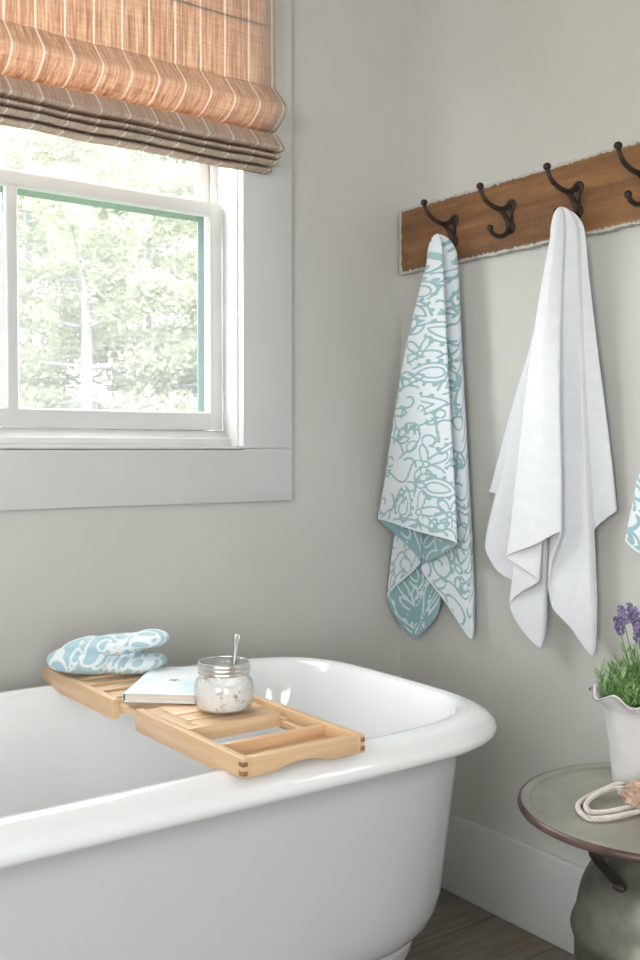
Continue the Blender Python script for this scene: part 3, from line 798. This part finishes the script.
bp = [(a*JS, b*.93) for a, b in bp]; lathe(bm, bp+[bp[0]], tuple(JC), 64); obj('screw_band', bm, MAT['band'], jar, ang=40)
bm = B()
sp = [(.0, .0054), (.0335, .0056), (.0384, .0105), (.0400, .021), (.0403, .034), (.0400, .044), (.0380, .0508), (.034, .0545), (.024, .0565), (.010, .0585), (0, .059)]
sp = [(a*JS, b*.93) for a, b in sp]; lathe(bm, sp[1:-1], tuple(JC), 48, True, True)
for v in bm.verts:
    if v.co.z > JC.z+.0495: v.co.z += random.uniform(-.0015, .0015)
so = obj('bath_salt', bm, MAT['salt'], None, ang=80); tag(so, 'white bath salt with brown specks filling the glass jar', 'bath salt', kind='stuff')
# spoon standing in the jar
spn = thing('spoon', 'small steel spoon standing in the jar of bath salt', 'spoon', tuple(JC+Vector((0, 0, .045))))
top = at(237.5, 634, 1, JC.y-.004)
base = JC+Vector((-.004, -.006, .040)); tp = Vector(top)
base = Vector(at(232.5, 676, 1, JC.y-.006)); dirv = (tp-base).normalized(); base = base - dirv*.030
bm = B()
ax = dirv; sd = RT.copy(); sd = (sd-ax*sd.dot(ax)).normalized(); nrm = ax.cross(sd)
Lh = (tp-base).length; rr = []
for k in range(25):
    t = k/24; p = base+ax*Lh*t + nrm*.003*math.sin(PI*t)
    w = .0022+.0052*max(0, (t-.45)/.55)**1.4; 
    if t > .95: w *= math.sqrt(max(.05, 1-((t-.95)/.05)**2*.9))
    th = .0009+.0004*(1-t)
    rr.append([tuple(p+sd*w*math.cos(2*PI*i/14)+nrm*th*math.sin(2*PI*i/14)) for i in range(14)])
rings(bm, rr, True, True, True); obj('handle', bm, MAT['metal'], spn, ang=60)
bm = B(); rr = []
for k in range(13):
    t = k/12; p = base-ax*.030*t; w = .0025+.0085*math.sin(PI*min(1, t*.9+.1))**.8 if k < 12 else .001
    rr.append([tuple(p+sd*w*math.cos(2*PI*i/14)+nrm*(.0012*math.sin(2*PI*i/14)-.002*math.sin(PI*t))) for i in range(14)])
rings(bm, rr, True, True, True); obj('bowl', bm, MAT['metal'], spn, ang=60)

# ------------------------------------------------------------------ book
bk_ = thing('book', 'small pale blue watercolour-covered book lying flat on the bamboo tray', 'book', (-1.01, -.49, ZT+.0005))
du = Vector((.74, -.67, 0)).normalized(); dv = Vector((.65, .76, 0)).normalized(); A0 = Vector((-1.0095, -.4905, ZT+.0005))
def obox(bm, u0, u1, v0, v1, z0, z1, bev=0):
    t = bmesh.new(); box(t, u0, u1, v0, v1, z0, z1, bev)
    for v in t.verts: v.co = A0+du*v.co.x+dv*v.co.y+Vector((0, 0, v.co.z))
    me = bpy.data.meshes.new('t'); t.to_mesh(me); t.free(); bm.from_mesh(me); bpy.data.meshes.remove(me)
BW, BLn, BT = .130, .205, .0150
bm = B(); obox(bm, 0, BW, 0, BLn, BT-.0016, BT, .0005); obox(bm, 0, BW, 0, BLn, 0, .0016, .0005); obj('cover', bm, MAT['cover'], bk_)
bm = B(); obox(bm, .0018, BW-.003, .003, BLn-.003, .0017, BT-.0017); obj('pages', bm, MAT['paper'], bk_)
bm = B(); obox(bm, -.0007, .0006, 0, BLn, .0002, BT-.0002, .0006); obj('spine', bm, MAT['teal'], bk_)
bm = B()
for k in range(5):
    a = 2*PI*k/5
    t = bmesh.new(); vs = [t.verts.new(q) for q in ((.011*math.cos(a), .011*math.sin(a), 0), (.0045*math.cos(a+.7), .0045*math.sin(a+.7), 0), (0, 0, 0), (.0045*math.cos(a-.7), .0045*math.sin(a-.7), 0))]
    t.faces.new(vs); r = bmesh.ops.extrude_face_region(t, geom=t.faces[:])
    for v in r['geom']:
        if isinstance(v, bmesh.types.BMVert): v.co.z += .0002
    for v in t.verts: v.co = A0+du*(.062+v.co.x)+dv*(.098+v.co.y)+Vector((0, 0, BT+.0001+v.co.z))
    me = bpy.data.meshes.new('t'); t.to_mesh(me); t.free(); bm.from_mesh(me); bpy.data.meshes.remove(me)
obj('printed_motif', bm, MAT['motif'], bk_, False)

# ------------------------------------------------------------------ folded towel on the far end of the tray
def blob(bm, path, ww, hh, n=36, e=2.4):
    "loft of rounded cross-sections along a path; ww half width, hh half height"
    pts = [Vector(p) for p in path]; rr = []
    for i, p in enumerate(pts):
        t = (pts[min(i+1, len(pts)-1)]-pts[max(i-1, 0)]).normalized(); s = t.cross(Vector((0, 0, 1))).normalized(); u = s.cross(t)
        r = []
        for k in range(n):
            th = 2*PI*k/n; c, q = math.cos(th), math.sin(th)
            r.append(tuple(p+s*ww[i]*math.copysign(abs(c)**(2/e), c)+u*hh[i]*math.copysign(abs(q)**(2/e), q)))
        rr.append(r)
    rings(bm, rr, True, True, True)
def endround(n, w, pw=2.6):
    return [w*max(.05, (1-abs(2*i/(n-1)-1)**pw*1))**.5 for i in range(n)]
fa = Vector((-1.048, -.214, ZT)); fb = Vector((-.957, -.372, ZT)); ax_ = (fb-fa).normalized(); L_ = (fb-fa).length
sd_ = Vector((-ax_.y, ax_.x, 0))   # away from the camera
bm = B(); n = 28
def ln(t, off, z): return fa+ax_*L_*t+sd_*off+Vector((0, 0, z))
def lobe(t0, t1, off0, off1, z0, z1, w, h, sag=0):
    path = [ln(t0+(t1-t0)*i/(n-1), off0+(off1-off0)*i/(n-1), z0+(z1-z0)*i/(n-1)+sag*math.sin(PI*i/(n-1))) for i in range(n)]
    blob(bm, path, endround(n, w, 6), endround(n, h, 3.5))
lobe(-.02, .75, .052, .062, .0245, .0245, .055, .0245)
lobe(.12, 1.14, .052, .100, .0185, .021, .050, .0185)
lobe(.08, .86, .062, .070, .036, .053, .050, .0185, .004)
lobe(.40, 1.13, .060, .112, .040, .066, .044, .0165, .003)
me = bpy.data.meshes.new('tmp'); bm.to_mesh(me); bm.free(); tmp = bpy.data.objects.new('tmp', me); COL.objects.link(tmp)
md = tmp.modifiers.new('r', 'REMESH'); md.mode = 'VOXEL'; md.voxel_size = .0022
md2 = tmp.modifiers.new('s', 'SMOOTH'); md2.iterations = 4; md2.factor = .5
dg = bpy.context.evaluated_depsgraph_get(); me2 = bpy.data.meshes.new_from_object(tmp.evaluated_get(dg)); bpy.data.objects.remove(tmp)
co = np.empty(len(me2.vertices)*3, np.float32); me2.vertices.foreach_get('co', co); co = co.reshape(-1, 3)
rel = co-np.array(fa); uu = rel@np.array(ax_); vv = rel@np.array(sd_)
zz = co[:, 2]-ZT
pat2 = Pattern(.5, .4, .002, seed=23, spacing=.058, width=.0026, scale=1.35)
P = pat2.sample(uu+.1, zz*1.15+.12-vv*.9)
co[:, 2] += .0016*np.sin(uu*95+zz*60)*(zz > .012) ; co[:, 2] = np.maximum(co[:, 2], ZT+.0006)
me2.vertices.foreach_set('co', co.ravel()); me2.update()
set_attr(me2, 'pattern', P)
me2.materials.clear()
ft = finish('folded_towel', me2, MAT['terry_fold'], None, True, 180)
tag(ft, 'pale blue and white patterned towel folded on the far end of the tray', 'towel')

# ------------------------------------------------------------------ milk can table
TC = Vector((-.358, -1.046, 0)); TZ = .52; TR = .228
tb = thing('milk_can_table', 'round metal table made from an olive milk can beside the tub', 'table', tuple(TC))
TR_ = .2198
bm = B(); lathe(bm, [(TR_-.004, TZ-.006), (TR_-.004, TZ+.0035), (TR_-.006, TZ+.0045), (TR_-.017, TZ+.0042), (TR_-.019, TZ+.0032), (TR_-.0205, TZ)], tuple(TC), 96, True, True); obj('table_top', bm, MAT['galv'], tb, ang=25)
bm = B(); lathe(bm, [(TR_-.004, TZ-.0085), (TR_-.005, TZ+.0042), (TR_-.002, TZ+.0040), (TR_, TZ+.001), (TR_+.0008, TZ-.004), (TR_-.0005, TZ-.007), (TR_-.004, TZ-.0085)], tuple(TC), 96)
obj('rolled_edge', bm, MAT['rim'], tb, ang=60)
bm = B()
cp = [(.0, 0), (.120, 0), (.128, .004), (.130, .012), (.130, .05), (.134, .056), (.130, .062), (.130, .295), (.130, .306), (.134, .316), (.1365, .327), (.1335, .338), (.1285, .350), (.125, .370), (.119, .393), (.108, .416), (.0875, .440), (.076, .460), (.072, .490), (.072, TZ-.0065)]
cpp = [(p.x, p.y) for p in smoothpath([(a, b, 0) for a, b in cp[1:]], 4)]
lathe(bm, cpp, tuple(TC), 72, True, True); obj('can_body', bm, MAT['can'], tb, ang=60)
# strap handles from the neck to the shoulder
def strap(ang):
    c, s = math.cos(ang), math.sin(ang); rad = Vector((c, s, 0)); tan = Vector((-s, c, 0))
    path = smoothpath([(.073, 0, .4985), (.12, 0, .499), (.135, 0, .494), (.160, 0, .490), (.162, 0, .484), (.158, 0, .478), (.140, 0, .459), (.122, 0, .441), (.106, 0, .4265)], 6)
    bm = B(); rr = []
    for i, p in enumerate(path):
        a = path[max(0, i-1)]; b = path[min(len(path)-1, i+1)]; t = (b-a).normalized(); nn = Vector((t.z, 0, -t.x))
        r = []
        for (w, h) in ((-.0115, -.0026), (.0115, -.0026), (.013, 0), (.0115, .0026), (-.0115, .0026), (-.013, 0)):
            q = p+nn*h; r.append(tuple(TC+rad*q.x+tan*w+Vector((0, 0, q.z))))
        rr.append(r)
    rings(bm, rr, True, True, True)
    return bm
HA = math.radians(182)
for a in (HA, HA+PI):
    h = obj('handle', strap(a), MAT['black'], tb, ang=40)
    bm = B(); c, s = math.cos(a), math.sin(a)
    ball(bm, (TC.x+c*.104, TC.y+s*.104, .422), .012, .8, 1, .6, 16); obj('mount', bm, MAT['iron'], h)

# ------------------------------------------------------------------ potted lavender
pc = at(656, 785, 2, TZ); PC = Vector((pc.x, pc.y, TZ+.0005))
dep = (PC-CP).dot(FW); m_px = dep/FPX
pl = thing('plant_pot', 'whitewashed clay pot with a ruffled rim on the milk can table', 'pot', tuple(PC))
r0 = 43*m_px*.98
print('pot', PC, r0, m_px)
zr_ = .138
bm = B(); N_ = 160
def wave(a): return math.sin(a*9+5.34)
PROF = [(r0-.006, 0, 0), (r0, .004, 0), (r0*1.03, .03, 0), (r0*1.09, .07, 0), (r0*1.17, .105, 0), (r0*1.22, zr_*.92, .1), (r0*1.28, zr_, .35), (r0*1.42, zr_+.010, .85), (r0*1.50, zr_+.014, 1), (r0*1.52, zr_+.018, 1), (r0*1.47, zr_+.0195, 1),
        (r0*1.36, zr_+.012, .75), (r0*1.20, zr_, .3), (r0*1.10, .11, 0), (r0*1.0, .06, 0)]
rr = []
for R_, z, k in PROF:
    rr.append([(PC.x+(R_+.004*k*math.sin(a*9+2.2))*math.cos(a), PC.y+(R_+.004*k*math.sin(a*9+2.2))*math.sin(a), PC.z+z+.0062*k*wave(a)) for a in (2*PI*i/N_ for i in range(N_))])
rings(bm, rr, True, True, True)
po = obj('pot_body', bm, MAT['pot'], pl, ang=60)
bm = B()
rr = []
for i in range(N_+1):
    a = 2*PI*i/N_; R_ = r0*1.525+.004*math.sin(a*9+2.2)
    rr.append((PC.x+R_*math.cos(a), PC.y+R_*math.sin(a), PC.z+zr_+.0165+.0062*wave(a)))
tube(bm, rr[:-1]+[rr[0]], .0014, 8, False); obj('worn_edge', bm, MAT['potedge'], pl)
bm = B(); lathe(bm, [(r0*1.12, .112), (r0*.6, .117), (.004, .120)], tuple(PC), 32, False, True); obj('soil', bm, MAT['soil'], pl)
lv = thing('lavender_plant', 'green lavender plant with purple flower spikes growing in the ruffled pot', 'plant', tuple(PC+Vector((0, 0, .12))))
def blade(bm, p, d, l, w, droop, tw):
    d = d.normalized(); s = d.cross(Vector((math.cos(tw), math.sin(tw), .3))).normalized(); q = p.copy(); pv = None
    for k in range(5):
        t = k/4; ww = w*(.35+.65*math.sin(PI*min(1, .15+t*.8)))*(1 if k < 4 else .15)
        a = bm.verts.new(q-s*ww); b = bm.verts.new(q+s*ww)
        if pv: bm.faces.new((pv[0], pv[1], b, a))
        pv = (a, b); d = (d+Vector((0, 0, -droop))).normalized(); q = q+d*l/4
def sprig(bm, base, d, n, ll, step):
    q = base.copy(); d = d.normalized()
    for k in range(n):
        q += d*step; d = (d+Vector((random.uniform(-.05, .05), random.uniform(-.05, .05), .04))).normalized()
        for m in range(5):
            a = random.uniform(0, 2*PI); side = Vector((math.cos(a), math.sin(a), random.uniform(.2, .8)))
            blade(bm, q, d*.7+side*.8, ll*random.uniform(.7, 1.15), .0010, .06, a)
for mat, cnt, hgt, spread in (('leaf', 130, .063, .80), ('leaf_grey', 60, .030, .8)):
    bm = B()
    for k in range(cnt):
        a = random.uniform(0, 2*PI); rad = r0*(.95 if mat == 'leaf' else .8)*math.sqrt(random.random())
        p = PC+Vector((rad*math.cos(a), rad*math.sin(a), .116)); lean = spread*rad/r0*random.uniform(.5, 1.0)
        sprig(bm, p, Vector((math.cos(a)*lean, math.sin(a)*lean, 1)), int(5+random.random()*5) if mat == 'leaf' else 4, .026, hgt/7*random.uniform(.9, 1.25))
    obj('foliage' if mat == 'leaf' else 'base_leaves', bm, MAT[mat], lv, False)
fl = [(at(620, 632, 1, PC.y+.01), .078), (at(624, 622, 1, PC.y-.01), 0), (at(632, 620, 1, PC.y+.02), 0), (at(636, 624, 1, PC.y), 0), (at(639, 640, 1, PC.y-.02), 0), (at(652, 632, 1, PC.y+.01), 0), (at(664, 620, 1, PC.y), 0), (at(672, 640, 1, PC.y-.02), 0), (at(684, 630, 1, PC.y+.02), 0)]
for k, (tipb, _) in enumerate(fl):
    tipb = Vector(tipb); root = PC+Vector(((tipb.x-PC.x)*.4, (tipb.y-PC.y)*.4, .12))
    d = (tipb-root).normalized(); pts = smoothpath([root, root+(tipb-root)*.5+Vector((0, 0, .008)), tipb, tipb+d*.024], 5)
    bm = B(); tube(bm, pts, .0009, 6); st_ = obj('flower_stalk', bm, MAT['stem'], lv)
    bm = B()
    for w in range(6):
        c = tipb+d*(-.003+w*.0055); R_ = .0088*(1-.11*w) if w else .006
        for q in range(9):
            a = 2*PI*q/9+w; o_ = Vector((math.cos(a), math.sin(a), .25))*R_*random.uniform(.55, 1.25)+Vector((0, 0, random.uniform(-.002, .002)))
            r = random.uniform(.0013, .0026); tt = bmesh.ops.create_icosphere(bm, subdivisions=1, radius=r)
            for v in tt['verts']: v.co = Vector((v.co.x, v.co.y, v.co.z*1.35))+c+o_
    obj('blossom', bm, MAT['blossom'], st_)

# ------------------------------------------------------------------ rope and loofah on the table
rs = thing('loofah_scrubber', 'tan loofah body scrubber with a twisted white rope loop on the metal table', 'scrubber', tuple(at(625, 800, 2, TZ)))
def T2(px, py, z=.0055): v = at(px, py, 2, TZ+z); return Vector(v)
def rope(path, R=.0040, per=8, pitch=.017):
    c = smoothpath(path, per); 
    # resample
    L = [0]
    for a, b in zip(c[:-1], c[1:]): L.append(L[-1]+(b-a).length)
    tot = L[-1]; m = int(tot/.0011); res = []; j = 0
    for k in range(m+1):
        q = tot*k/m
        while j < len(L)-2 and L[j+1] < q: j += 1
        res.append(c[j].lerp(c[j+1], (q-L[j])/max(1e-9, L[j+1]-L[j])))
    bm = B()
    for s in range(3):
        pts = []; up = None
        for k, p in enumerate(res):
            t = (res[min(k+1, m)]-res[max(k-1, 0)]).normalized()
            if up is None: up = t.orthogonal().normalized()
            else: up = (up-t*up.dot(t)).normalized()
            sd = t.cross(up); a = 2*PI*(k*tot/m/pitch+s/3)
            pts.append(p+(up*math.cos(a)+sd*math.sin(a))*R*.68)
        tube(bm, pts, R*.43, 8)
    return bm
obj('rope', rope([T2(660, 806), T2(640, 811), T2(622, 815.5), T2(604, 818.5), T2(589, 818), T2(579.5, 811), T2(579, 803.5), T2(590, 796), T2(603, 790, .010), T2(614, 785.5, .016), T2(624, 784, .018)]), MAT['rope'], rs, ang=80)
obj('rope', rope([T2(660, 799, .008), T2(640, 804.5, .008), T2(620, 809.5, .008), T2(603, 812.5, .008), T2(590, 811.5, .008), T2(586, 805, .009), T2(593, 797, .010), T2(605, 791, .012), T2(615, 788.5, .014), T2(624, 788, .016)]), MAT['rope'], rs, ang=80)
bm = B()
lc = T2(658, 796, .024)
bmesh.ops.create_icosphere(bm, subdivisions=6, radius=1)
from mathutils import noise as mn
for v in bm.verts:
    n3 = v.co.copy(); d = 1+.20*mn.fractal(n3*3.2, 1, 2, 4)+.10*abs(mn.noise(n3*13))+.09*mn.noise(n3*27)
    v.co = Vector((n3.x*.052, n3.y*.036, n3.z*.024))*d
    v.co.rotate(Matrix.Rotation(-.65, 3, 'Z')); v.co += lc
    v.co.z = max(v.co.z, TZ+.001)
obj('loofah', bm, MAT['sponge'], rs, ang=180)
bm = B(); tg = Vector(T2(622, 790, .012)); 
def tagbox(bm, u0, u1, w0, w1, d0, d1):
    t = bmesh.new(); box(t, u0, u1, d0, d1, w0, w1)
    for v in t.verts: v.co = tg+RT*v.co.x+Vector((0, 0, 1))*v.co.z+Vector((-.59, -.8, 0))*(-v.co.y)
    me = bpy.data.meshes.new('t'); t.to_mesh(me); t.free(); bm.from_mesh(me); bpy.data.meshes.remove(me)
tagbox(bm, -.009, .009, -.0045, .0055, -.006, -.0052); tgo = obj('label_tag', bm, MAT['tag'], rs, False)
bm = B()
for x in (-.006, -.002, .002, .006):
    tagbox(bm, x-.0013, x-.0006, -.002, .003, -.0051, -.0049); tagbox(bm, x-.0006, x+.0012, .0002, .001, -.0051, -.0049)
obj('printed_marks', bm, MAT['marks'], tgo, False)

# ------------------------------------------------------------------ outside: lawn and pale pines
bm = B(); box(bm, -30, 30, .4, 60, -.7, -.5); gr = obj('lawn', bm, MAT['grass'], None, False); gr['kind'] = 'structure'
def pine(x, y, h, r, label, seed, density=1.0, trunk=.14, lean=0):
    rd = random.Random(seed); np_r = np.random.default_rng(seed)
    t = thing('pine_tree', label, 'tree', (x, y, -.5), 'pines outside the window')
    bm = B(); pts = [Vector((x+lean*k/8*h/8, y, -.5+h*k/8)) for k in range(9)]
    tube(bm, pts, [trunk*(1-.8*k/8) for k in range(9)], 10); obj('trunk', bm, MAT['bark'], t)
    bm = B(); V = []; F = []
    br = B(); z = .6
    while z < h-.3:
        nb = rd.randint(4, 6); 
        for b in range(nb):
            a = rd.uniform(0, 2*PI); L = r*(1-.75*z/h)*rd.uniform(.7, 1.1)
            d = Vector((math.cos(a), math.sin(a), rd.uniform(-.12, .22)))
            base = Vector((x+lean*z/8, y, -.5+z)); tip = base+d*L
            tube(br, [base, base+d*L*.5+Vector((0, 0, -.05)), tip], [.018, .010, .004], 5)
            n = int(480*density*L)
            for k in range(n):
                s = (.2+.8*rd.random()**.8); c = base+d*L*s
                wd = .42*(1-.55*s)*L*.5
                c = c+Vector((-d.y, d.x, 0))*rd.uniform(-wd, wd)+Vector((0, 0, rd.gauss(0, .07)))
                sz = rd.uniform(.022, .058); u = Vector((rd.gauss(0, 1), rd.gauss(0, 1), rd.gauss(0, .5))).normalized(); w = u.orthogonal().normalized(); w = (w*rd.uniform(-1, 1)+u.cross(w)*rd.uniform(-1, 1)).normalized()
                i0 = len(V); V += [tuple(c-u*sz), tuple(c+w*sz*.35), tuple(c+u*sz), tuple(c-w*sz*.35)]; F.append((i0, i0+1, i0+2, i0+3))
        z += rd.uniform(.32, .55)
    obj('branches', br, MAT['bark'], t)
    me = bpy.data.meshes.new('needles'); me.from_pydata(V, [], F); bm.free()
    o = finish('foliage', me, MAT['pine'], t, False)
def outside(px, dist):
    d = FW+RT*(px-320)/FPX; d.z = 0; d /= d.dot(fw0); q = CP+d*dist; return q.x, q.y
for px, dist, h, r, lab, sd, den, tr in (
        (88, 10.5, 8.5, 2.6, 'tall pine with a pale trunk standing left of centre in the window view', 3, 1.0, .075),
        (150, 12.5, 9.5, 2.7, 'pale thin-trunked pine right of centre in the window view', 4, 1.0, .06),
        (205, 10.5, 6.0, 2.2, 'bushy green pine at the right side of the window view', 5, 1.2, .07),
        (30, 14.0, 8.0, 3.2, 'pine behind the window muntin at the left edge', 6, 1.0, .09),
        (120, 17.5, 11.0, 3.6, 'farthest pine, rising behind the two pale trunks', 8, .8, .16),
        (230, 16.0, 9.0, 3.3, 'far pine half hidden by the window jamb', 9, .8, .14)):
    x, y = outside(px, dist); pine(x, y, h, r, lab, sd, den, tr)

# ------------------------------------------------------------------ light: overcast sky through the three windows
w = bpy.data.worlds.new('world'); SC.world = w; w.use_nodes = True
nt = w.node_tree; nt.nodes.clear(); bg = nt.nodes.new('ShaderNodeBackground'); wo = nt.nodes.new('ShaderNodeOutputWorld')
bg.inputs[0].default_value = (.975, .98, 1.0, 1); bg.inputs[1].default_value = 14.0
nt.links.new(bg.outputs[0], wo.inputs[0])
def portal(name, loc, rot, sx, sy):
    l = bpy.data.lights.new(name, 'AREA'); l.shape = 'RECTANGLE'; l.size = sx; l.size_y = sy; l.cycles.is_portal = True
    o = bpy.data.objects.new(name, l); COL.objects.link(o); o.location = loc; o.rotation_euler = rot
portal('window_portal', (-1.0, .22, 1.69), (-PI/2, 0, 0), 1.06, 1.24)
portal('window_portal', (XL-TW-.02, (W2[0]+W2[1])/2, (W2[2]+W2[3])/2), (0, -PI/2, 0), W2[3]-W2[2], W2[1]-W2[0])
portal('window_portal', ((W3[0]+W3[1])/2, YF-TW-.02, (W3[2]+W3[3])/2), (PI/2, 0, 0), W3[1]-W3[0], W3[3]-W3[2])
portal('window_portal', (.14, (W4[0]+W4[1])/2, (W4[2]+W4[3])/2), (0, PI/2, 0), W4[3]-W4[2], W4[1]-W4[0])

# ------------------------------------------------------------------ view
SC.view_settings.view_transform = 'Standard'; SC.view_settings.look = 'None'; SC.view_settings.gamma = 1
SC.view_settings.use_curve_mapping = False
SC.view_settings.exposure = -0.08
try:
    SC.cycles.use_denoising = True; SC.cycles.max_bounces = 12; SC.cycles.transparent_max_bounces = 16; SC.cycles.sample_clamp_indirect = 6
except Exception: pass
